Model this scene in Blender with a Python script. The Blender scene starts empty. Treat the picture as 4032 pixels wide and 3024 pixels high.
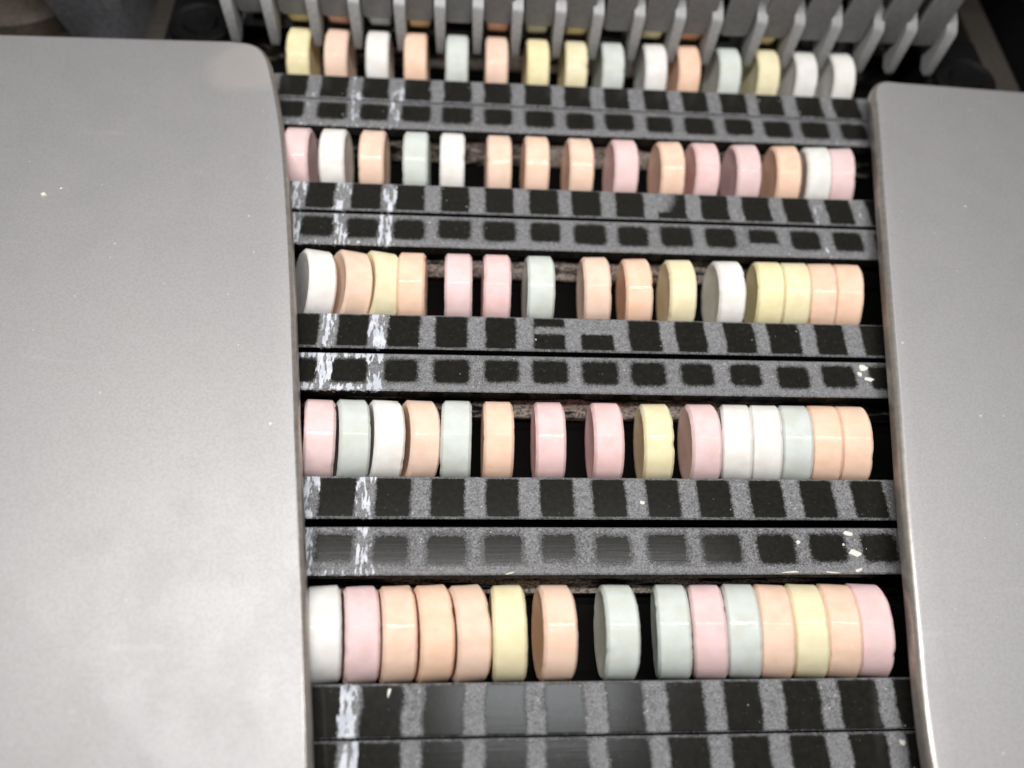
import bpy, bmesh, math, random
import numpy as np
from mathutils import Vector, Matrix

MM = 0.001
S = bpy.context.scene
COL = S.collection

# ------------------------------------------------------------------ camera
# fitted to the photograph: x to the right across the belt, y along it (away), z up; millimetres
R_ROWS = ((0.99747433, -0.01741563, 0.06885968),
          (0.01558036, -0.89221354, -0.45134494),
          (0.069298, 0.45127785, -0.88968876))
CAM = (-22.45637, -65.31447, 103.98339)
cd = bpy.data.cameras.new("camera")
cam = bpy.data.objects.new("camera", cd)
COL.objects.link(cam)
r, d, f = (Vector(v) for v in R_ROWS)
m = Matrix((r, -d, -f)).transposed().to_4x4()
m.translation = Vector(CAM) * MM
cam.matrix_world = m
cd.sensor_width = 36.0
cd.lens = 2900 / 4032 * 36.0
cd.clip_start = 0.005
cd.clip_end = 20.0
cd.dof.use_dof = True
cd.dof.focus_distance = 0.112
cd.dof.aperture_fstop = 10.0
S.camera = cam

# ------------------------------------------------------------------ light: indoor, lamps overhead
w = bpy.data.worlds.new("World")
S.world = w
w.use_nodes = True
bg = w.node_tree.nodes["Background"]
bg.inputs["Color"].default_value = (0.95, 0.97, 1.0, 1)
bg.inputs["Strength"].default_value = 0.05


def area(name, loc, sx, sy, power, col, tilt):
    l = bpy.data.lights.new(name, "AREA")
    l.shape = "RECTANGLE"
    l.size, l.size_y = sx * MM, sy * MM
    l.energy = power
    l.color = col
    o = bpy.data.objects.new(name, l)
    COL.objects.link(o)
    o.location = Vector(loc) * MM
    o.rotation_euler = (math.radians(tilt), 0, 0)      # 0: straight down, long side across the belt
    return o


area("work_lamp_tube", (-24, -16, 207), 215, 7, 0.62, (1.0, 0.982, 0.968), 0)
area("ceiling_lamp", (70, -50, 800), 190, 70, 0.85, (0.94, 0.97, 1.0), 0)

S.view_settings.view_transform = "Standard"
S.view_settings.look = "None"
S.view_settings.exposure = 0.0
S.view_settings.gamma = 1.0

# ------------------------------------------------------------------ helpers


def link(o, parent=None):
    COL.objects.link(o)
    if parent is not None:
        o.parent = parent
    return o


def thing(name, label, cat, loc=(0, 0, 0), group=None):
    o = bpy.data.objects.new(name, None)
    o.empty_display_size = 0.01
    COL.objects.link(o)
    o.location = Vector(loc) * MM
    return tag(o, label, cat, group)


def tag(o, label, cat, group=None, kind=None):
    o["label"] = label
    if cat:
        o["category"] = cat
    if group:
        o["group"] = group
    if kind:
        o["kind"] = kind
    return o


def mesh_obj(name, me, mat, parent=None):
    o = bpy.data.objects.new(name, me)
    if mat is not None and not me.materials:
        me.materials.append(mat)
    return link(o, parent)


def obj(name, bm, mat, parent=None, smooth=None):
    me = bpy.data.meshes.new(name)
    bmesh.ops.recalc_face_normals(bm, faces=bm.faces)
    bm.to_mesh(me)
    bm.free()
    if smooth is not None:
        for p in me.polygons:
            p.use_smooth = True
        me.set_sharp_from_angle(angle=math.radians(smooth))
    return mesh_obj(name, me, mat, parent)


def add_box(bm, x0, x1, y0, y1, z0, z1, bev=0.0, seg=2):
    b = bmesh.new()
    bmesh.ops.create_cube(b, size=1.0)
    for v in b.verts:
        v.co = Vector(((x0 + x1) / 2 + v.co.x * (x1 - x0), (y0 + y1) / 2 + v.co.y * (y1 - y0),
                       (z0 + z1) / 2 + v.co.z * (z1 - z0))) * MM
    if bev:
        bmesh.ops.bevel(b, geom=list(b.edges), offset=bev * MM, segments=seg, profile=0.5, affect="EDGES")
    me = bpy.data.meshes.new("tmp")
    b.to_mesh(me)
    b.free()
    bm.from_mesh(me)
    bpy.data.meshes.remove(me)


def prism(bm, pts, axis, a0, a1, bev=0.0, seg=3):
    """closed outline pts extruded along an axis; axis 'x': pts are (y,z); axis 'z': pts are (x,y)"""
    b = bmesh.new()

    def P(p, a):
        return Vector((a, p[0], p[1]) if axis == "x" else (p[0], p[1], a)) * MM
    v0 = [b.verts.new(P(p, a0)) for p in pts]
    v1 = [b.verts.new(P(p, a1)) for p in pts]
    f0 = b.faces.new(v0)
    f1 = b.faces.new(v1[::-1])
    for i in range(len(pts)):
        j = (i + 1) % len(pts)
        b.faces.new((v0[i], v1[i], v1[j], v0[j]))
    bmesh.ops.recalc_face_normals(b, faces=b.faces)
    if bev:
        ed = set(f0.edges) | set(f1.edges)
        bmesh.ops.bevel(b, geom=list(ed), offset=bev * MM, segments=seg, profile=0.5, affect="EDGES")
    me = bpy.data.meshes.new("tmp")
    b.to_mesh(me)
    b.free()
    bm.from_mesh(me)
    bpy.data.meshes.remove(me)


# ------------------------------------------------------------------ materials
class NT:
    def __init__(self, name):
        self.m = bpy.data.materials.new(name)
        self.m.use_nodes = True
        self.t = self.m.node_tree
        self.b = self.t.nodes["Principled BSDF"]
        self.tc = self.t.nodes.new("ShaderNodeTexCoord")

    def n(self, kind, **kw):
        nd = self.t.nodes.new(kind)
        for k, v in kw.items():
            if hasattr(nd, k):
                setattr(nd, k, v)
            else:
                self.set(nd.inputs[k.replace("_", " ")], v)
        return nd

    def set(self, inp, v):
        if isinstance(v, bpy.types.NodeSocket):
            self.t.links.new(v, inp)
        else:
            inp.default_value = v

    def p(self, key, v):
        self.set(self.b.inputs[key], v)

    def math(self, op, a, b=0.0, c=0.0, clamp=False):
        nd = self.t.nodes.new("ShaderNodeMath")
        nd.operation = op
        nd.use_clamp = clamp
        for i, v in enumerate((a, b, c)):
            self.set(nd.inputs[i], v)
        return nd.outputs[0]

    def mix(self, fac, a, b):
        nd = self.t.nodes.new("ShaderNodeMix")
        nd.data_type = "RGBA"
        self.set(nd.inputs[0], fac)
        self.set(nd.inputs[6], a if isinstance(a, bpy.types.NodeSocket) else (*a, 1))
        self.set(nd.inputs[7], b if isinstance(b, bpy.types.NodeSocket) else (*b, 1))
        return nd.outputs[2]

    def coords(self, scale=(1, 1, 1), src="Object", rand=0.0):
        mp = self.n("ShaderNodeMapping")
        self.set(mp.inputs["Vector"], self.tc.outputs[src])
        mp.inputs["Scale"].default_value = scale
        if rand:
            oi = self.n("ShaderNodeObjectInfo")
            self.set(mp.inputs["Location"], self.math("MULTIPLY", oi.outputs["Random"], rand))
        return mp.outputs[0]

    def noise(self, vec, scale, detail=2.0, rough=0.5):
        nd = self.n("ShaderNodeTexNoise")
        self.set(nd.inputs["Vector"], vec)
        nd.inputs["Scale"].default_value = scale
        nd.inputs["Detail"].default_value = detail
        nd.inputs["Roughness"].default_value = rough
        return nd.outputs["Fac"]

    def remap(self, v, a, b, lo=0.0, hi=1.0, smooth=True):
        nd = self.n("ShaderNodeMapRange")
        nd.interpolation_type = "SMOOTHSTEP" if smooth else "LINEAR"
        self.set(nd.inputs["Value"], v)
        nd.inputs["From Min"].default_value = a
        nd.inputs["From Max"].default_value = b
        nd.inputs["To Min"].default_value = lo
        nd.inputs["To Max"].default_value = hi
        return nd.outputs["Result"]

    def attr(self, name):
        nd = self.n("ShaderNodeAttribute")
        nd.attribute_name = name
        return nd.outputs["Fac"]

    def bump(self, h, strength, dist):
        nd = self.n("ShaderNodeBump")
        nd.inputs["Strength"].default_value = strength
        nd.inputs["Distance"].default_value = dist
        self.set(nd.inputs["Height"], h)
        self.p("Normal", nd.outputs[0])


def candy_material(name, base):
    M = NT(name)
    v = M.coords(rand=3.0)
    n1 = M.noise(v, 450, 3)
    n2 = M.noise(v, 3200, 2)
    dark = tuple(c * k for c, k in zip(base, (0.94, 0.91, 0.88)))
    c = M.mix(M.remap(n1, 0.35, 0.68), base, dark)
    spk = M.remap(n2, 0.66, 0.76)
    c = M.mix(M.math("MULTIPLY", spk, 0.35), c, tuple(x * 0.72 for x in base))
    oi = M.n("ShaderNodeObjectInfo")
    hv = M.n("ShaderNodeHueSaturation")
    M.set(hv.inputs["Color"], c)
    M.set(hv.inputs["Saturation"], M.remap(oi.outputs["Random"], 0, 1, 0.90, 1.14, False))
    M.set(hv.inputs["Value"], M.remap(oi.outputs["Random"], 0, 1, 0.96, 1.03, False))
    M.p("Base Color", hv.outputs[0])
    M.p("Roughness", M.remap(M.noise(v, 260, 2), 0.3, 0.7, 0.05, 0.11))
    M.p("Specular IOR Level", M.remap(M.math("FRACT", M.math("MULTIPLY", oi.outputs["Random"], 7.3)), 0.15, 0.9, 0.015, 0.085, False))
    M.p("Subsurface Weight", 0.06)
    M.b.inputs["Subsurface Radius"].default_value = (1.0, 0.7, 0.5)
    M.b.inputs["Subsurface Scale"].default_value = 0.0012
    M.bump(M.noise(v, 1500, 4, 0.6), 0.07, 0.0002)
    return M.m


CANDY = {
    "white": candy_material("candy_white", (0.86, 0.85, 0.82)),
    "pink": candy_material("candy_pink", (0.875, 0.64, 0.635)),
    "peach": candy_material("candy_peach", (0.92, 0.672, 0.53)),
    "yellow": candy_material("candy_yellow", (0.89, 0.81, 0.54)),
    "green": candy_material("candy_green", (0.675, 0.722, 0.680)),
}


def slat_material():
    M = NT("black_plastic_with_sugar_dust")
    v = M.coords(rand=1.7)
    fine = M.noise(v, 4300, 2, 0.65)
    mid = M.noise(v, 1300, 3, 0.65)
    dust = M.attr("dust")
    cake = M.attr("cake")
    e = M.math("ADD", dust, M.math("MULTIPLY", M.math("SUBTRACT", mid, 0.5), 0.34))
    e = M.math("ADD", e, M.math("MULTIPLY", M.math("SUBTRACT", fine, 0.5), 0.75))
    cov = M.remap(e, 0.22, 0.84)
    grain = M.remap(M.math("ADD", M.math("MULTIPLY", fine, 0.7), M.math("MULTIPLY", mid, 0.3)), 0.34, 0.68, 0.10, 0.33, False)
    gcol = M.n("ShaderNodeCombineColor")
    M.set(gcol.inputs[0], grain)
    M.set(gcol.inputs[1], grain)
    M.set(gcol.inputs[2], M.math("MULTIPLY", grain, 1.03))
    # worn black plastic, a little uneven
    blk = M.mix(M.remap(mid, 0.3, 0.7), (0.0125, 0.0120, 0.0102), (0.0185, 0.0178, 0.0152))
    stray = M.math("MULTIPLY", M.remap(M.noise(v, 2600, 1), 0.72, 0.80), 0.5)
    blk = M.mix(stray, blk, (0.13, 0.13, 0.13))
    c = M.mix(cov, blk, gcol.outputs[0])
    # caked white sugar with flaky streaks along the running direction
    vs = M.coords((1.0, 0.24, 1.0), rand=2.3)
    st = M.noise(vs, 1350, 4, 0.62)
    k = M.math("ADD", cake, M.math("MULTIPLY", M.math("SUBTRACT", st, 0.5), M.math("MINIMUM", 2.8, M.math("MULTIPLY", cake, 5.5))))
    kf = M.remap(k, 0.52, 0.60)
    kc = M.mix(M.remap(M.noise(v, 700, 2), 0.3, 0.7), (0.50, 0.53, 0.59), (0.70, 0.715, 0.75))
    c = M.mix(kf, c, kc)
    M.p("Base Color", c)
    rr = M.math("MAXIMUM", cov, kf)
    M.p("Roughness", M.remap(rr, 0, 1, 0.16, 0.95, False))
    M.p("Specular IOR Level", M.remap(rr, 0, 1, 0.19, 0.08, False))
    h = M.math("ADD", M.math("MULTIPLY", cov, fine), M.math("MULTIPLY", kf, 1.4))
    brushed = M.noise(M.coords((0.035, 1.0, 1.0), rand=1.1), 2600, 3, 0.6)
    h = M.math("ADD", h, M.math("MULTIPLY", brushed, 0.09))
    M.bump(h, 0.35, 0.00012)
    return M.m


def trough_material():
    M = NT("black_plastic_trough_with_smears")
    v = M.coords(rand=1.3)
    vs = M.coords((0.16, 1.0, 1.0), rand=1.3)
    n = M.noise(vs, 700, 4, 0.65)
    band = M.attr("smear")
    e = M.math("ADD", band, M.math("MULTIPLY", M.math("SUBTRACT", n, 0.5), 2.6))
    fc = M.remap(e, 0.45, 1.0)
    tan = M.mix(M.noise(v, 60, 2), (0.42, 0.325, 0.27), (0.35, 0.335, 0.31))
    tan = M.mix(M.remap(M.noise(v, 2200, 2), 0.4, 0.65), tan, (0.12, 0.10, 0.092))
    M.p("Base Color", M.mix(fc, (0.007, 0.0066, 0.0062), tan))
    M.p("Roughness", M.remap(fc, 0, 1, 0.7, 0.9, False))
    M.p("Specular IOR Level", 0.04)
    return M.m


def guard_material():
    M = NT("satin_bead_blasted_metal")
    v = M.coords()
    fine = M.noise(v, 2400, 2, 0.7)
    big = M.noise(v, 22, 3)
    mid = M.noise(v, 140, 4, 0.6)
    c = M.mix(M.remap(big, 0.3, 0.7), (0.475, 0.464, 0.462), (0.455, 0.446, 0.447))
    c = M.mix(M.math("MULTIPLY", M.remap(fine, 0.35, 0.7), 0.42), c, (0.35, 0.34, 0.335))
    c = M.mix(M.math("MULTIPLY", M.remap(mid, 0.52, 0.72), 0.10), c, (0.38, 0.36, 0.34))
    spk = M.remap(M.noise(v, 1100, 0), 0.86, 0.88)
    c = M.mix(M.math("MULTIPLY", spk, 0.7), c, (0.78, 0.77, 0.72))
    ws = M.coords((0.09, 1.0, 1.0))
    scr = M.remap(M.noise(ws, 420, 2), 0.70, 0.74)
    c = M.mix(M.math("MULTIPLY", scr, 0.07), c, (0.75, 0.74, 0.7))
    # light caught by the left plate's bent far corner, painted in as paler colour
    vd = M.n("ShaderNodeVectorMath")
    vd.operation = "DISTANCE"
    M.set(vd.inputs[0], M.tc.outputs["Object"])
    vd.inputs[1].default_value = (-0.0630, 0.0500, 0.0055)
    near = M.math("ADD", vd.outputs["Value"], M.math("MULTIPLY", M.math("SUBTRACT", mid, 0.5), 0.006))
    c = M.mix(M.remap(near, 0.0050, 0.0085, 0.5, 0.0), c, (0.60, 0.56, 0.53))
    M.p("Base Color", c)
    M.p("Metallic", 0.50)
    M.p("Specular IOR Level", 0.3)
    M.p("Roughness", M.remap(mid, 0.3, 0.7, 0.58, 0.63))
    M.bump(fine, 0.10, 0.00012)
    return M.m


def painted_material(name, a, b, rough=0.55, metallic=0.0, scale=900):
    M = NT(name)
    v = M.coords()
    n = M.noise(v, scale, 3, 0.65)
    big = M.noise(v, 70, 3)
    c = M.mix(M.remap(n, 0.3, 0.7), a, b)
    c = M.mix(M.math("MULTIPLY", M.remap(big, 0.45, 0.7), 0.45), c, tuple(x * 0.6 for x in b))
    M.p("Base Color", c)
    M.p("Metallic", metallic)
    M.p("Roughness", M.remap(big, 0.3, 0.7, rough - 0.08, rough + 0.1))
    M.bump(n, 0.15, 0.0001)
    return M.m


SLAT = slat_material()
TROUGH = trough_material()
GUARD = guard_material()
RIM = painted_material("rubbed_metal_rim", (0.36, 0.335, 0.305), (0.46, 0.43, 0.40), 0.36, 0.65)
FINGER = painted_material("grey_cast_metal", (0.19, 0.188, 0.186), (0.245, 0.242, 0.24), 0.6, 0.1)
BLADE = painted_material("worn_grey_steel", (0.31, 0.31, 0.31), (0.43, 0.426, 0.42), 0.5, 0.25, 1500)
DARK = painted_material("black_machine_metal", (0.004, 0.004, 0.004), (0.008, 0.0078, 0.0075), 0.65)
DARK.node_tree.nodes["Principled BSDF"].inputs["Specular IOR Level"].default_value = 0.12
BED = painted_material("brown_grey_bed", (0.042, 0.035, 0.028), (0.060, 0.051, 0.042), 0.6)
STEEL = painted_material("dull_bracket_steel", (0.13, 0.13, 0.14), (0.21, 0.21, 0.22), 0.42, 0.3)
RUBBER = painted_material("old_brown_rubber", (0.055, 0.042, 0.032), (0.10, 0.078, 0.060), 0.55)
CRUMB = NT("sugar_crumb")
CRUMB.p("Base Color", (0.78, 0.76, 0.68, 1))
CRUMB.p("Roughness", 0.85)
CRUMB = CRUMB.m

# ------------------------------------------------------------------ layout of the belt (mm)
PITCH = 8.0                                   # lane pitch


def lane_x(k):
    return (k - 6.5) * PITCH


#        row: (y of the front lip of its trough, z of the slat tops there)
LIP = {0: (83.6, -1.45), 1: (55.9, -0.77), 2: (28.1, -0.29), 3: (0.0, 0.0), 4: (-28.0, -0.28), 5: (-56.5, -0.77),
       6: (-84.5, -1.6)}
GAP = {0: 0.4, 1: 0.30, 2: 0.75, 3: 0.95, 4: 1.20, 5: 0.28, 6: 0.3}
FRONT_D = 6.40                                # depth of the slat in front of a trough
TROUGH_W = 14.05
BX0, BX1 = -70.0, 72.0
CAKE = {  # white caked stripes: row -> {lane: strength}
    0: {}, 1: {0: .5, 1: .75, 2: .72, 12: .42, 13: .52}, 2: {0: .9, 1: .9, 2: 1.0, 12: .62, 13: .45},
    3: {0: .7, 1: .98, 2: 1.1, 12: .30, 13: .72}, 4: {1: .9, 2: 1.02, 11: .30, 12: .40, 13: .55},
    5: {1: .6, 2: 1.0, 12: .25, 13: .30}, 6: {2: .8}}


def sstep(a, b, x):
    t = np.clip((x - a) / (b - a), 0, 1)
    return t * t * (3 - 2 * t)


def wobble(rng, x, n=6, amp=1.0):
    o = np.zeros_like(x)
    for i in range(n):
        o += np.sin(x * rng.uniform(0.15, 1.1) + rng.uniform(0, 7)) / n
    return o * amp


def slat(name_seed, kind, row, y0, y1, z0, z1, parent):
    """a slat from its back edge (y0, z0) to its front edge (y1, z1), with a fine top grid that carries the dust"""
    rng = np.random.default_rng(name_seed)
    nx, ny = 520, 22
    bev = 0.22
    xs = np.linspace(BX0, BX1, nx)
    vs = np.linspace(0, 1, ny)
    depth = y0 - y1
    X, V = np.meshgrid(xs, vs)
    Y = y0 + (y1 - y0) * (bev / depth + V * (1 - 2 * bev / depth))
    Z = z0 + (z1 - z0) * V
    u = X / PITCH + 6.5
    k = np.round(u)
    du = np.abs(u - k + wobble(rng, X * 0.2 + 9 * V, 4, 0.02))
    rw = rng.uniform(-0.022, 0.026, 40)
    hw = 0.178 + rw[(k + 10).astype(int)]
    inten = rng.uniform(0.86, 1.06, 40)[(k + 10).astype(int)]
    stripe = (1 - sstep(hw - 0.075, hw + 0.075, du)) * inten
    if kind == "front":                       # long clean panels where the tablets were swept across
        dust = stripe * 0.92
        dust = np.maximum(dust, 0.6 * np.maximum(1 - sstep(0.0, 0.035, V), sstep(0.985, 1.0, V)))
    else:                                     # rounded clean patches inside a dusty margin
        c = np.abs(u - np.floor(u) - 0.5)
        fl = (np.floor(u) + 12).astype(int)
        gx, gy, gs = rng.uniform(-.022, .022, 48)[fl], rng.uniform(-.05, .03, 48)[fl], rng.uniform(0.88, 1.08, 48)[fl]
        c = np.abs(u - np.floor(u) - 0.5 + gx)
        a = np.clip((c - 0.215 * gs) / 0.15, 0, 9)
        vv = np.clip((np.abs(V - 0.46 - gy) - 0.17 * gs) / 0.19, 0, 9)
        dd = (a ** 2.4 + vv ** 2.4) ** (1 / 2.4)
        dust = sstep(0.15, 1.55, dd) * 0.80 * inten
        dust = np.maximum(dust, sstep(0.70, 0.95, V) * 0.92)
        dust = np.maximum(dust, 0.62 * (1 - sstep(0.05, 0.22, V)))
    if row == 5:
        dust = np.maximum(stripe * 0.9, 0.5 * (1 - sstep(0, 0.04, V)))
    cake = np.zeros_like(X)
    for kk, s in CAKE[row].items():
        dk = np.abs(u - kk + wobble(rng, V * 4 + kk, 3, 0.05))
        cake = np.maximum(cake, (0.04 + 0.53 * s) * (1 - sstep(0.08, 0.30, dk)))
    if row == 3 and kind == "back":           # heavy flaking round the first two clean patches
        edge = np.maximum(sstep(0.70, 0.98, V), 1 - sstep(0.03, 0.24, V))
        cake = np.maximum(cake, 0.62 * edge * (1 - sstep(2.0, 2.4, u)))
    if row == 4 and kind == "back":
        cake = np.maximum(cake, 0.50 * sstep(0.80, 1.0, V) * (1 - sstep(2.2, 2.5, u)))
    if row == 2 and kind == "back":
        cake = np.maximum(cake, 0.42 * sstep(0.75, 1.0, V) * (1 - sstep(2.2, 2.6, u)))
    if row == 1 and kind == "back":
        cake = np.maximum(cake, 0.40 * sstep(0.78, 1.0, V) * (1 - sstep(2.2, 2.6, u)))
    # smears across single clean panels, as photographed
    if row == 3 and kind == "front":
        for (ka, kb, va, vb, s) in ((5.1, 6.2, 0.28, 0.52, 0.72), (6.0, 7.2, 0.0, 0.50, 0.80)):
            msk = sstep(ka, ka + .15, u) * (1 - sstep(kb - .15, kb, u)) * sstep(va - .1, va + .06, V) * (1 - sstep(vb - .08, vb + .08, V))
            dust = np.maximum(dust, msk * s)
    if row == 2 and kind == "front":
        msk = sstep(8.0, 8.2, u) * (1 - sstep(8.35, 8.95, u + 0.3 * V)) * (1 - sstep(0.70, 0.85, V))
        dust = np.maximum(dust, msk * 0.78)
        cake = np.maximum(cake, 0.0)
    if row == 2 and kind == "back":
        msk = sstep(10.05, 10.2, u) * (1 - sstep(10.8, 10.95, u)) * sstep(0.52, 0.66, V)
        dust = np.maximum(dust, msk * 0.85)
    top = np.stack([X, Y, Z], -1).reshape(-1, 3)
    rim_v, rim_d = [], []

    def ring(off_y, dz, dval):
        out = []
        for yy, zz, sgn in ((y0, z0, 1), (y1, z1, -1)):
            for x in xs[::13].tolist() + [xs[-1]]:
                out.append((x, yy + sgn * off_y, zz + dz))
        return out
    verts = top.tolist()
    dv = dust.reshape(-1).tolist()
    cv = cake.reshape(-1).tolist()
    faces = []
    idx = np.arange(nx * ny).reshape(ny, nx)
    for j in range(ny - 1):
        a, b = idx[j], idx[j + 1]
        faces.extend(zip(a[:-1].tolist(), b[:-1].tolist(), b[1:].tolist(), a[1:].tolist()))
    th = 2.3
    for (row_i, yy, zz) in ((0, y0, z0), (ny - 1, y1, z1)):
        prev = idx[row_i].tolist()
        for (dz, dval) in ((-bev, 0.62), (-bev - 0.05, 0.25), (-th, 0.12)):
            s = len(verts)
            for i, x in enumerate(xs):
                verts.append((x, yy, zz + dz))
                dv.append(dval if dz == -bev else dval)
                cv.append(cv[idx[row_i][i]] * (0.85 if dz > -0.5 else 0.0))
            cur = list(range(s, s + nx))
            if row_i == 0:
                faces.extend((prev[i], prev[i + 1], cur[i + 1], cur[i]) for i in range(nx - 1))
            else:
                faces.extend((prev[i + 1], prev[i], cur[i], cur[i + 1]) for i in range(nx - 1))
            prev = cur
        if row_i == 0:
            bot_a = prev
        else:
            bot_b = prev
    # underside and end caps
    faces.append((bot_a[0], bot_a[-1], bot_b[-1], bot_b[0]))
    n0 = [idx[j][0] for j in range(ny)]
    n1 = [idx[j][-1] for j in range(ny)]
    faces.append([bot_a[0]] + [int(i) for i in n0] + [bot_b[0]])
    faces.append([bot_b[-1]] + [int(i) for i in n1[::-1]] + [bot_a[-1]])
    me = bpy.data.meshes.new("slat")
    me.from_pydata([(x * MM, y * MM, z * MM) for x, y, z in verts], [], faces)
    for nm, data in (("dust", dv), ("cake", cv)):
        at = me.attributes.new(nm, "FLOAT", "POINT")
        at.data.foreach_set("value", np.array(data, dtype=np.float32))
    return mesh_obj("slat", me, SLAT, parent)


def trough(row, parent):
    """U channel between the back slat (far side) and the front slat (near side) of one carrier"""
    ly, lz = LIP[row]
    yb = ly + TROUGH_W
    zb = LIP[row - 1][1] if row - 1 in LIP else lz - 0.6
    zf = lz - 9.55
    prof = [(yb + 0.40, zb - 2.3), (yb + 0.25, zb - 4.2), (yb - 0.35, zb - 5.7), (yb - 1.25, zb - 7.0), (yb - 1.35, zf + 1.0),
            (yb - 2.4, zf), (ly + 2.2, zf), (ly - 0.25, zf + 1.8), (ly - 0.25, lz - 2.3),
            (ly - 1.6, lz - 2.3), (ly - 1.6, zf - 1.5), (yb + 1.8, zf - 1.5), (yb + 1.8, zb - 2.3)]
    sm = [0.35, 0.72, 0.80, 0.92, 0.05, 0.0, 0.0, 0.0, 0.0, 0, 0, 0, 0.1]
    rng = np.random.default_rng(70 + row)
    nx = 72
    xs = np.linspace(BX0 + 0.4, BX1 - 0.4, nx)
    cen = np.exp(-((xs - (2 + 6 * rng.uniform(-1, 1))) / 34.0) ** 2)
    verts, sv, faces = [], [], []
    for i, x in enumerate(xs):
        for (y, z), s in zip(prof, sm):
            verts.append((x * MM, y * MM, z * MM))
            sv.append(s * (0.45 + 0.85 * cen[i]) * rng.uniform(0.85, 1.1))
    n = len(prof)
    for i in range(nx - 1):
        for j in range(n):
            jj = (j + 1) % n
            faces.append((i * n + j, i * n + jj, (i + 1) * n + jj, (i + 1) * n + j))
    faces.append(list(range(n)))
    faces.append(list(range((nx - 1) * n, nx * n))[::-1])
    me = bpy.data.meshes.new("trough")
    me.from_pydata(verts, [], faces)
    bm = bmesh.new()
    bm.from_mesh(me)
    bmesh.ops.recalc_face_normals(bm, faces=bm.faces)
    bm.to_mesh(me)
    bm.free()
    at = me.attributes.new("smear", "FLOAT", "POINT")
    at.data.foreach_set("value", np.array(sv, dtype=np.float32))
    return mesh_obj("trough", me, TROUGH, parent)


belt = thing("conveyor_belt", "black plastic conveyor of slats and troughs dusted with sugar powder in stripes", "conveyor belt")
for row in range(1, 7):
    tr = trough(row, belt)
    ly, lz = LIP[row]
    # back slat of this carrier: behind the trough
    py, pz = LIP[row - 1]
    yb1 = ly + TROUGH_W
    yb0 = py - FRONT_D - GAP[row - 1]
    slat(100 + row, "back", row - 1, yb0, yb1, pz + (lz - pz) * 0.26, pz + (lz - pz) * 0.48, tr)
    ny_, nz_ = LIP.get(row + 1, (ly - 28, lz - 1.0))
    slat(200 + row, "front", row, ly, ly - FRONT_D, lz, lz + (nz_ - lz) * 0.23, tr)

# ------------------------------------------------------------------ candy tablets
RAD, TH = 6.5, 4.65


def tablet_mesh(colour, variant):
    rng = random.Random(hash_seed(colour, variant))
    h = TH / 2
    prof = [(0.0, h - 0.62), (1.6, h - 0.60), (3.0, h - 0.53), (4.2, h - 0.40), (5.0, h - 0.22), (5.5, h - 0.07),
            (5.85, h - 0.01), (5.97, h - 0.02), (6.20, h - 0.19), (6.44, h - 0.40), (RAD, h - 0.48)]
    seg = 72
    full = [(r_, x) for r_, x in prof] + [(RAD, 0.6), (RAD, -0.6)] + [(r_, -x) for r_, x in prof[::-1]]
    chips = [(rng.uniform(0, 2 * math.pi), rng.choice((-1, 1)), rng.uniform(0.04, 0.12), rng.uniform(0.04, 0.15))
             for _ in range(rng.randint(3, 6))]
    ph = [rng.uniform(0, 6.28) for _ in range(6)]
    verts, faces = [], []
    rings = []
    for (r_, x) in full:
        if r_ == 0.0:
            rings.append([len(verts)])
            verts.append((x * MM, 0, 0))
            continue
        ring = []
        for i in range(seg):
            a = 2 * math.pi * i / seg
            rr, xx = r_, x
            edge = r_ > 5.6 and abs(x) > h - 0.7
            if edge:
                wv = 0.018 * (math.sin(7 * a + ph[0]) + math.sin(13 * a + ph[1]) + math.sin(23 * a + ph[2]))
                rr += wv - 0.012 * rng.random()
                xx -= math.copysign(1, x) * 0.03 * rng.random()
                for ca, side, wd, dp in chips:
                    if side * x > 0:
                        da = abs((a - ca + math.pi) % (2 * math.pi) - math.pi)
                        if da < wd * 1.6:
                            k_ = math.exp(-(da / wd) ** 2) * dp * (0.6 + 0.8 * rng.random())
                            rr -= k_ * 0.55
                            xx -= math.copysign(1, x) * k_
            ring.append(len(verts))
            verts.append((xx * MM, rr * math.cos(a) * MM, rr * math.sin(a) * MM))
        rings.append(ring)
    for a, b in zip(rings[:-1], rings[1:]):
        if len(a) == 1:
            faces.extend((a[0], b[i], b[(i + 1) % seg]) for i in range(seg))
        elif len(b) == 1:
            faces.extend((a[i], b[0], a[(i + 1) % seg]) for i in range(seg))
        else:
            faces.extend((a[i], b[i], b[(i + 1) % seg], a[(i + 1) % seg]) for i in range(seg))
    bm = bmesh.new()
    me = bpy.data.meshes.new("candy_tablet")
    me.from_pydata(verts, [], faces)
    bm.from_mesh(me)
    bmesh.ops.recalc_face_normals(bm, faces=bm.faces)
    bm.to_mesh(me)
    bm.free()
    for p in me.polygons:
        p.use_smooth = True
    me.set_sharp_from_angle(angle=math.radians(28))
    me.materials.append(CANDY[colour])
    return me


def hash_seed(c, v):
    return sum(ord(ch) * (i + 3) for i, ch in enumerate(c)) * 31 + v


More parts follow.
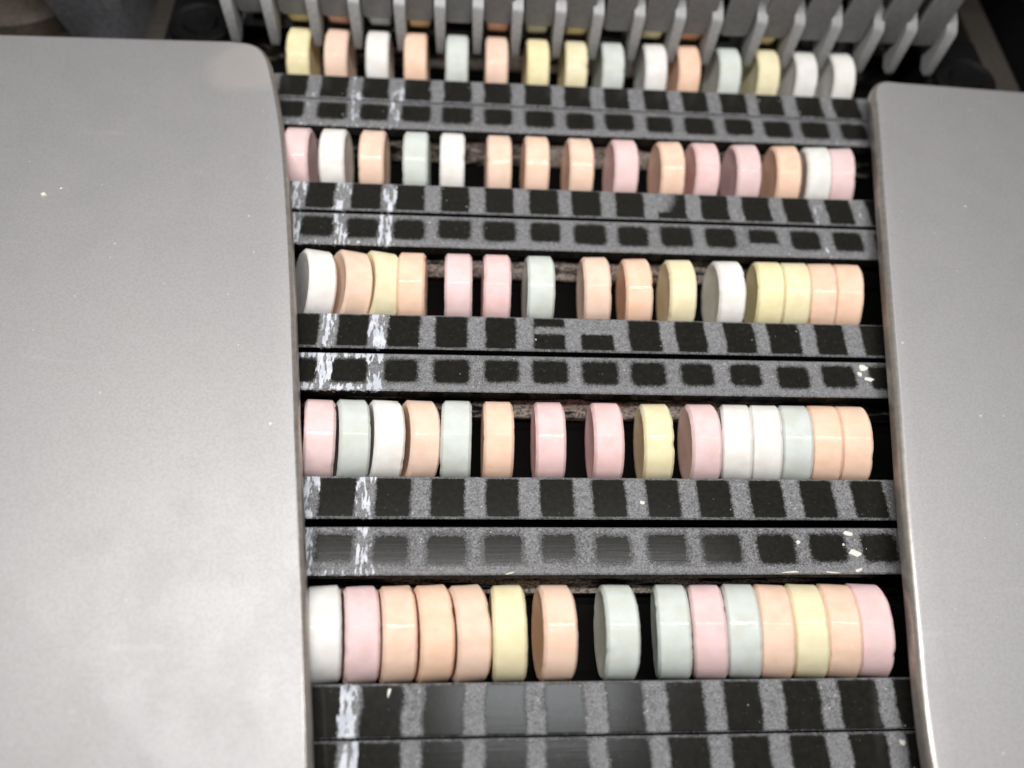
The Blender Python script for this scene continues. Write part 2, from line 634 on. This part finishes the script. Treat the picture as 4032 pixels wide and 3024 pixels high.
MESH = {(c, v): tablet_mesh(c, v) for c in CANDY for v in range(4)}
CN = {"w": "white", "p": "pink", "o": "peach", "y": "yellow", "g": "green"}
ROWS = {
    5: ("wpoooyoggpgoyop", [-41.26, -36.19, -31.26, -26.43, -21.57, -15.58, -8.91, 0.06, 7.9, 13.0, 18.0, 22.8, 27.5, 32.25, 36.8]),
    4: ("pgwogoppypwwgoo", [-44.13, -39.24, -34.1, -28.9, -22.99, -16.67, -8.73, 0.19, 8.12, 15.57, 21.4, 26.15, 30.85, 35.6, 40.3]),
    3: ("woyoppgooywyyoo", [-47.1, -41.2, -36.1, -31.0, -23.2, -16.64, -9.32, 0.24, 7.34, 15.03, 23.59, 31.01, 35.85, 40.69, 45.53]),
    2: ("pwogwooopoppowp", [-53.0, -46.45, -39.27, -31.43, -24.67, -16.05, -8.98, -0.83, 7.61, 16.38, 23.18, 31.09, 39.12, 45.42, 50.3]),
    1: ("yowogoyygwogyww", [-55.53, -48.05, -40.11, -32.6, -24.21, -16.25, -7.9, -0.01, 7.53, 16.39, 23.28, 31.94, 40.11, 48.12, 56.07]),
}
# (roll: top leans to the right +, yaw: right end swings away +) in degrees
LEAN = {(5, 0): (10, 5), (5, 1): (10, 5), (5, 2): (10, 5), (5, 3): (10, 5), (5, 4): (10, 5), (5, 5): (0, 1), (5, 6): (3, 1), (5, 7): (-2, -1), (5, 8): (-10, -2), 
        (5, 9): (-13, -3), (5, 10): (-13, -4), (5, 11): (-13, -5), (5, 12): (-13, -5), (5, 13): (-13, -5), (5, 14): (-13, -5), (4, 0): (12, 4), (4, 1): (13, 5), (4, 2): (14, 5), 
        (4, 3): (15, 5.5), (4, 6): (-2, 0), (4, 7): (-3, 0), (4, 8): (-5, -1), (4, 9): (-6, -1), (4, 10): (-14, -7), (4, 11): (-13.5, -7), (4, 12): (-13, -7), (4, 13): (-13, -7), 
        (4, 14): (-13, -7), (3, 0): (24, 9), (3, 1): (25, 9), (3, 2): (22, 8), (3, 3): (1, 0), (3, 7): (-3, 0), (3, 8): (-4, 0), (3, 9): (-4, -1), (3, 10): (-4, -1), 
        (3, 11): (-8, -6), (3, 12): (-10, -7), (3, 13): (-12, -8), (3, 14): (-13, -9), (2, 0): (1, 0), (2, 7): (0, 1), (2, 8): (0, 1), (2, 9): (-2, 0), (2, 10): (-2, -1), 
        (2, 11): (-4, -1), (2, 12): (-6, -2), (2, 13): (-9, -5), (2, 14): (-14, -8), (1, 0): (0, -1), (1, 1): (0, -2), (1, 9): (-2, 0), (1, 14): (-1, 1)}
CROWN = {1: 0.79, 2: 0.715, 3: 0.60, 4: 0.43, 5: 0.20}
ROWNAME = {5: "front row", 4: "second row from front", 3: "middle row", 2: "fourth row from front", 1: "row under the blades"}
ORD = ["first", "second", "third", "fourth", "fifth", "sixth", "seventh", "eighth"]
rs = random.Random(8)


def place_tablet(colour, loc, roll, yaw, label, group):
    o = bpy.data.objects.new("candy_tablet", MESH[(colour, rs.randrange(4))])
    COL.objects.link(o)
    spin = rs.uniform(0, 360)
    o.matrix_world = (Matrix.Translation(Vector(loc) * MM) @ Matrix.Rotation(math.radians(yaw), 4, "Z")
                      @ Matrix.Rotation(math.radians(roll), 4, "Y") @ Matrix.Rotation(math.radians(spin), 4, "X"))
    tag(o, label, "candy", group)
    return o


for row, (cols, xs) in ROWS.items():
    ly, lz = LIP[row]
    for i, (c, x) in enumerate(zip(cols, xs)):
        colour = CN[c]
        roll, yaw = LEAN.get((row, i), (0, 0))
        roll += rs.uniform(-0.5, 0.5)
        yaw += rs.uniform(-0.6, 0.6)
        # the measured x is the crown of the tablet: a leaning one has its centre shifted back
        nz = CROWN[row]
        off = (Matrix.Rotation(math.radians(yaw), 3, "Z") @ Matrix.Rotation(math.radians(roll), 3, "Y")
               @ Vector((0, RAD * math.sqrt(1 - nz * nz), RAD * nz)))
        cx = x - off.x
        pos = ("leftmost" if i == 0 else "rightmost" if i == 14 else
               ORD[i] + " from left" if i < 8 else ORD[14 - i] + " from right")
        nb = []
        if i > 0:
            nb.append(CN[cols[i - 1]])
        if i < 14:
            nb.append(CN[cols[i + 1]])
        lean = " leaning" if abs(roll) > 10 else ""
        beside = ("between %s and %s" % tuple(nb)) if len(nb) == 2 else ("beside %s" % nb[0])
        label = "%s%s candy tablet, %s in %s, %s" % (colour, lean, pos, ROWNAME[row], beside)
        dz = rs.uniform(-0.06, 0.06)
        place_tablet(colour, (cx, ly + RAD + 0.15 + rs.uniform(-.05, .05), lz - 2.95 + dz), roll, yaw, label,
                     "candy tablets standing in the belt troughs")

# tablets still waiting in the chute, seen under the finger plates
for j, c in {0: "y", 1: "o", 2: "g", 3: "y", 5: "o", 6: "g", 7: "y", 9: "y", 10: "o", 12: "y"}.items():
    colour = CN[c]
    label = "shaded %s candy tablet behind the grey plates, in the %s lane of the chute" % (
        colour, ("leftmost" if j == 0 else ORD[j] + "-from-left" if j < 8 else ORD[14 - j] + "-from-right"))
    place_tablet(colour, (lane_x(j - 0.5), 73.6, 5.5), rs.uniform(-2, 2), rs.uniform(-2, 2), label,
                 "candy tablets waiting in the chute")

# ------------------------------------------------------------------ guard plates left and right
def smooth_outline(pts, it=2):
    for _ in range(it):
        out = [pts[0]]
        for a, b in zip(pts[:-1], pts[1:]):
            out.append((a[0] * .75 + b[0] * .25, a[1] * .75 + b[1] * .25))
            out.append((a[0] * .25 + b[0] * .75, a[1] * .25 + b[1] * .75))
        out.append(pts[-1])
        pts = out
    return pts


L_EDGE = smooth_outline([(-67.4, 57.0), (-62.2, 56.6), (-59.4, 53.2), (-57.6, 47.0), (-55.4, 38.5), (-53.4, 29.1), (-49.6, 6.5), (-45.7, -21.1),
                         (-42.8, -41.2), (-39.6, -63.2), (-36.9, -85.0)])
R_EDGE = smooth_outline([(64.5, 54.1), (60.2, 54.4), (57.9, 51.6), (57.3, 46.5), (50.2, 10.8), (44.7, -18.2), (41.5, -34.4), (39.1, -48.6),
                         (37.3, -58.1), (36.1, -66.8), (35.0, -85.0)])


def guard(name, edge, outer_x, back_y, label):
    bm = bmesh.new()
    pts = [(outer_x, back_y)] + edge + [(outer_x, edge[-1][1])]
    prism(bm, pts, "z", 2.45, 5.5, 1.0, 5)
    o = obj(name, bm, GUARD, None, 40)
    o.data.materials.append(RIM)
    for p in o.data.polygons:                  # the rim is rubbed smooth
        if abs(p.normal.z) < 0.93:
            p.material_index = 1
    tag(o, label, "metal guard", "metal guards along the belt")
    return o


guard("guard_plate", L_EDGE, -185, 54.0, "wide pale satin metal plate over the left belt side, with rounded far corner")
guard("guard_plate", R_EDGE, 170, 49.6, "narrower grey satin metal plate over the right belt edge, with a shiny front rim")

# ------------------------------------------------------------------ the comb of blades and finger plates over the far end
comb = thing("lane_comb", "grey metal comb of flat plates and thin blades over the far belt end", "feeder comb")
bm = bmesh.new()
prism(bm, [(63.2, -0.35), (63.0, 0.6), (64.0, 8.8), (64.5, 9.5), (65.9, 10.3), (68.0, 11.2), (84.0, 11.6), (84.0, 5.0), (71.5, 4.4), (65.1, -0.4)],
      "x", -1.12, 1.12, 0.10, 1)
for v in bm.verts:                              # the tips taper
    if v.co.z < 0.002 and v.co.y < 0.0665:
        v.co.x *= 0.72
blade0 = obj("blade", bm, BLADE, comb, 35)
bm = bmesh.new()
pl = [(-2.95, 5.9), (-2.6, 5.2), (-1.9, 4.95), (1.9, 4.95), (2.6, 5.2), (2.95, 5.9), (2.95, 62.0), (-2.95, 62.0)]
b2 = bmesh.new()
prism(b2, pl, "z", 65.55, 66.75, 0.2, 2)
b2.transform(Matrix(((1, 0, 0, 0), (0, 0, 1, 0), (0, 1, 0, 0), (0, 0, 0, 1))))
finger0 = obj("finger_plate", b2, FINGER, comb, 35)
bm.free()
for k in range(-2, 17):
    o = blade0 if k == -2 else link(blade0.copy(), comb)
    o.location = (lane_x(k) * MM, rs.uniform(-.15, .15) * MM, rs.uniform(-.15, .15) * MM)
    o.rotation_euler = (0, 0, math.radians(rs.uniform(-0.8, 0.8)))
    if k < 16:
        o = finger0 if k == -2 else link(finger0.copy(), comb)
        o.location = (lane_x(k + 0.5) * MM, rs.uniform(-.06, .06) * MM, rs.uniform(-.12, .12) * MM)
bm = bmesh.new()
add_box(bm, -76, 82, 66.9, 75, 40, 60, 0.6)
obj("cross_bar", bm, FINGER, comb)
bm = bmesh.new()
add_box(bm, -80, 86, 84.2, 87, -4.5, 60, 0.3)
obj("chute_back", bm, DARK, comb)

# ------------------------------------------------------------------ machine round the belt
bm = bmesh.new()
add_box(bm, -260, 260, -140, 190, -34, -28)
o = obj("machine_bed", bm, DARK)
o["kind"] = "structure"
o["label"] = "dark machine bed below the belt"

t = thing("side_frame", "dark brown-grey machine side plate behind the left guard", "machine frame", (-100, 75, -8))
bm = bmesh.new()
add_box(bm, -80, 18.5, -12, 60, -5, 0, 0.5)
obj("plate", bm, BED, t)
t2 = thing("rubber_hub", "round brown rubber hub with ridges at the far left corner", "hub", (-121, 92, -8))
bm = bmesh.new()
prof = [(4, 9), (9, 9.5), (9.6, 8.2), (13, 8.6), (13.8, 7.2), (17.5, 7.4), (18.2, 5.8), (22, 5.4), (23, 4), (23, 0)]
seg = 64
rings = []
for r_, z in prof:
    rings.append([bm.verts.new(Vector((r_ * math.cos(6.2832 * i / seg), r_ * math.sin(6.2832 * i / seg), z)) * MM) for i in range(seg)])
for a, b in zip(rings[:-1], rings[1:]):
    for i in range(seg):
        bm.faces.new((a[i], a[(i + 1) % seg], b[(i + 1) % seg], b[i]))
obj("ring", bm, RUBBER, t2, 30)
bm = bmesh.new()
bmesh.ops.create_cone(bm, cap_ends=True, segments=6, radius1=4.4 * MM, radius2=4.0 * MM, depth=5 * MM)
bmesh.ops.translate(bm, verts=bm.verts, vec=Vector((0, 0, 9.5)) * MM)
obj("bolt", bm, DARK, t2)

t3 = thing("bracket", "grey steel bracket standing behind the left guard plate", "bracket", (-93, 76, -8))
bm = bmesh.new()
prism(bm, [(-9, 0), (2.5, 0), (4, 30), (-15, 30)], "z", -9, 9, 0.5, 2)
bm.transform(Matrix(((1, 0, 0, 0), (0, 0, 1, 0), (0, 1, 0, 0), (0, 0, 0, 1))))
obj("upright", bm, STEEL, t3, 35)
bm = bmesh.new()
add_box(bm, -7, 1.5, -13, -9.1, 0, 3, 0.4)
obj("foot", bm, STEEL, t3)


def bearing(name, label, x, y, z, rad):
    t = thing(name, label, "bearing", (x, y, z))
    bm = bmesh.new()
    add_box(bm, -7.4, 7.4, -10, 14, -14, 0, 1.2, 3)
    obj("block", bm, DARK, t)
    bm = bmesh.new()
    prof = [(rad * .35, 1.6), (rad * .55, 1.9), (rad * .62, 1.0), (rad * .86, 1.1), (rad, 1.7), (rad * 1.08, 1.2), (rad * 1.1, -.2)]
    rings = []
    for r_, zz in prof:
        rings.append([bm.verts.new(Vector((r_ * math.cos(6.2832 * i / 40), r_ * math.sin(6.2832 * i / 40), zz)) * MM) for i in range(40)])
    bm.faces.new(rings[0])
    for a, b in zip(rings[:-1], rings[1:]):
        for i in range(40):
            bm.faces.new((a[i], a[(i + 1) % 40], b[(i + 1) % 40], b[i]))
    obj("cap", bm, DARK, t, 30)
    return t


bearing("bearing_block", "black bearing block with a round cap behind the left guard's rounded corner", -76, 68, -1, 5.6)
bearing("bearing_block", "black bearing block with a round cap behind the right guard plate", 84, 62, -1, 6.0)

t4 = thing("frame_rail", "dark brown-grey rail running back from the right guard plate", "machine frame", (96, 95, -3))
bm = bmesh.new()
add_box(bm, -3.2, 3.2, -55, 75, -6, 0, 0.5)
obj("rail", bm, BED, t4)
bm = bmesh.new()
add_box(bm, 3.6, 60, -55, 75, -5, 9, 0.5)
obj("side_wall", bm, DARK, t4)

# ------------------------------------------------------------------ crumbs of broken tablets
crumb_rng = random.Random(21)


def crumb(bm, x, y, z, sx, sy, sz, rot):
    b = bmesh.new()
    bmesh.ops.create_icosphere(b, subdivisions=1, radius=0.5)
    for v in b.verts:
        v.co = Vector((v.co.x * sx, v.co.y * sy, v.co.z * sz)) * crumb_rng.uniform(0.55, 1.25)
    b.transform(Matrix.Translation((x * MM, y * MM, z * MM)) @ Matrix.Rotation(rot, 4, "Z") @ Matrix.Scale(MM, 4))
    me = bpy.data.meshes.new("tmp")
    b.to_mesh(me)
    b.free()
    bm.from_mesh(me)
    bpy.data.meshes.remove(me)


def slat_z(y):
    ys = sorted((LIP[r_][0], LIP[r_][1]) for r_ in LIP)
    return float(np.interp(y, [a for a, _ in ys], [b for _, b in ys]))


bm = bmesh.new()
for (x, y, sx, sy) in ((lane_x(10.93), -36.5, 2.0, .9), (lane_x(10.98), -39.4, 2.6, 1.1), (lane_x(11.0), -41.9, 2.0, .5), (lane_x(9.95), -37.8, .65, .7),
                       (lane_x(10.8), -38.2, .4, .5), (lane_x(9.7), -42.2, 3.4, .3), (lane_x(10.5), -42.25, 2.2, .26), (lane_x(12.05), -8.6, 1.7, 1.5),
                       (lane_x(12.1), -10.6, 1.8, .9), (lane_x(11.95), -9.7, .9, 1.0), (lane_x(4.6), -42.25, 1.6, .25), (lane_x(2.6), -57.6, .5, 1.6),
                       (lane_x(11.1), -64.5, .9, .9), (lane_x(12.0), -66.3, .6, .6), (lane_x(7.1), -31.9, .8, .8)):
    crumb(bm, x, y, slat_z(y) + 0.06, sx, sy, 0.26, crumb_rng.uniform(-.3, .4))
for _ in range(420):
    k = crumb_rng.choice(list(range(0, 14)) + [11, 12, 13, 13, 0, 1])
    row = crumb_rng.randrange(1, 6)
    ly = LIP[row][0]
    y = ly - crumb_rng.uniform(0.3, 13.6)
    if 6.2 < ly - y < 7.9:
        continue
    x = lane_x(k) + crumb_rng.gauss(0, 1.1)
    s = crumb_rng.uniform(0.07, 0.24) * (1.5 if crumb_rng.random() < 0.06 else 1)
    crumb(bm, x, y, slat_z(y) + 0.03, s, s, s * 0.6, crumb_rng.uniform(0, 3))
o = obj("sugar_crumbs", bm, CRUMB)
tag(o, "loose white crumbs and flakes of broken tablets lying on the black slats", None, None, "stuff")

bm = bmesh.new()
for (x, y, s) in ((-91, 18, .9), (-88.5, 19.3, .5), (-103, 30, .35), (68, 22, .4)):
    crumb(bm, x, y, 5.62, s, s, s * .6, 0.4)
for _ in range(6):
    sd = crumb_rng.random() < 0.7
    x = crumb_rng.uniform(-120, -62) if sd else crumb_rng.uniform(62, 95)
    y = crumb_rng.uniform(-60, 45)
    s = crumb_rng.uniform(0.1, 0.22)
    crumb(bm, x, y, 5.54, s, s, s * .5, 0)
o = obj("sugar_specks", bm, CRUMB)
tag(o, "tiny pale sugar specks scattered on the metal guard plates", None, None, "stuff")
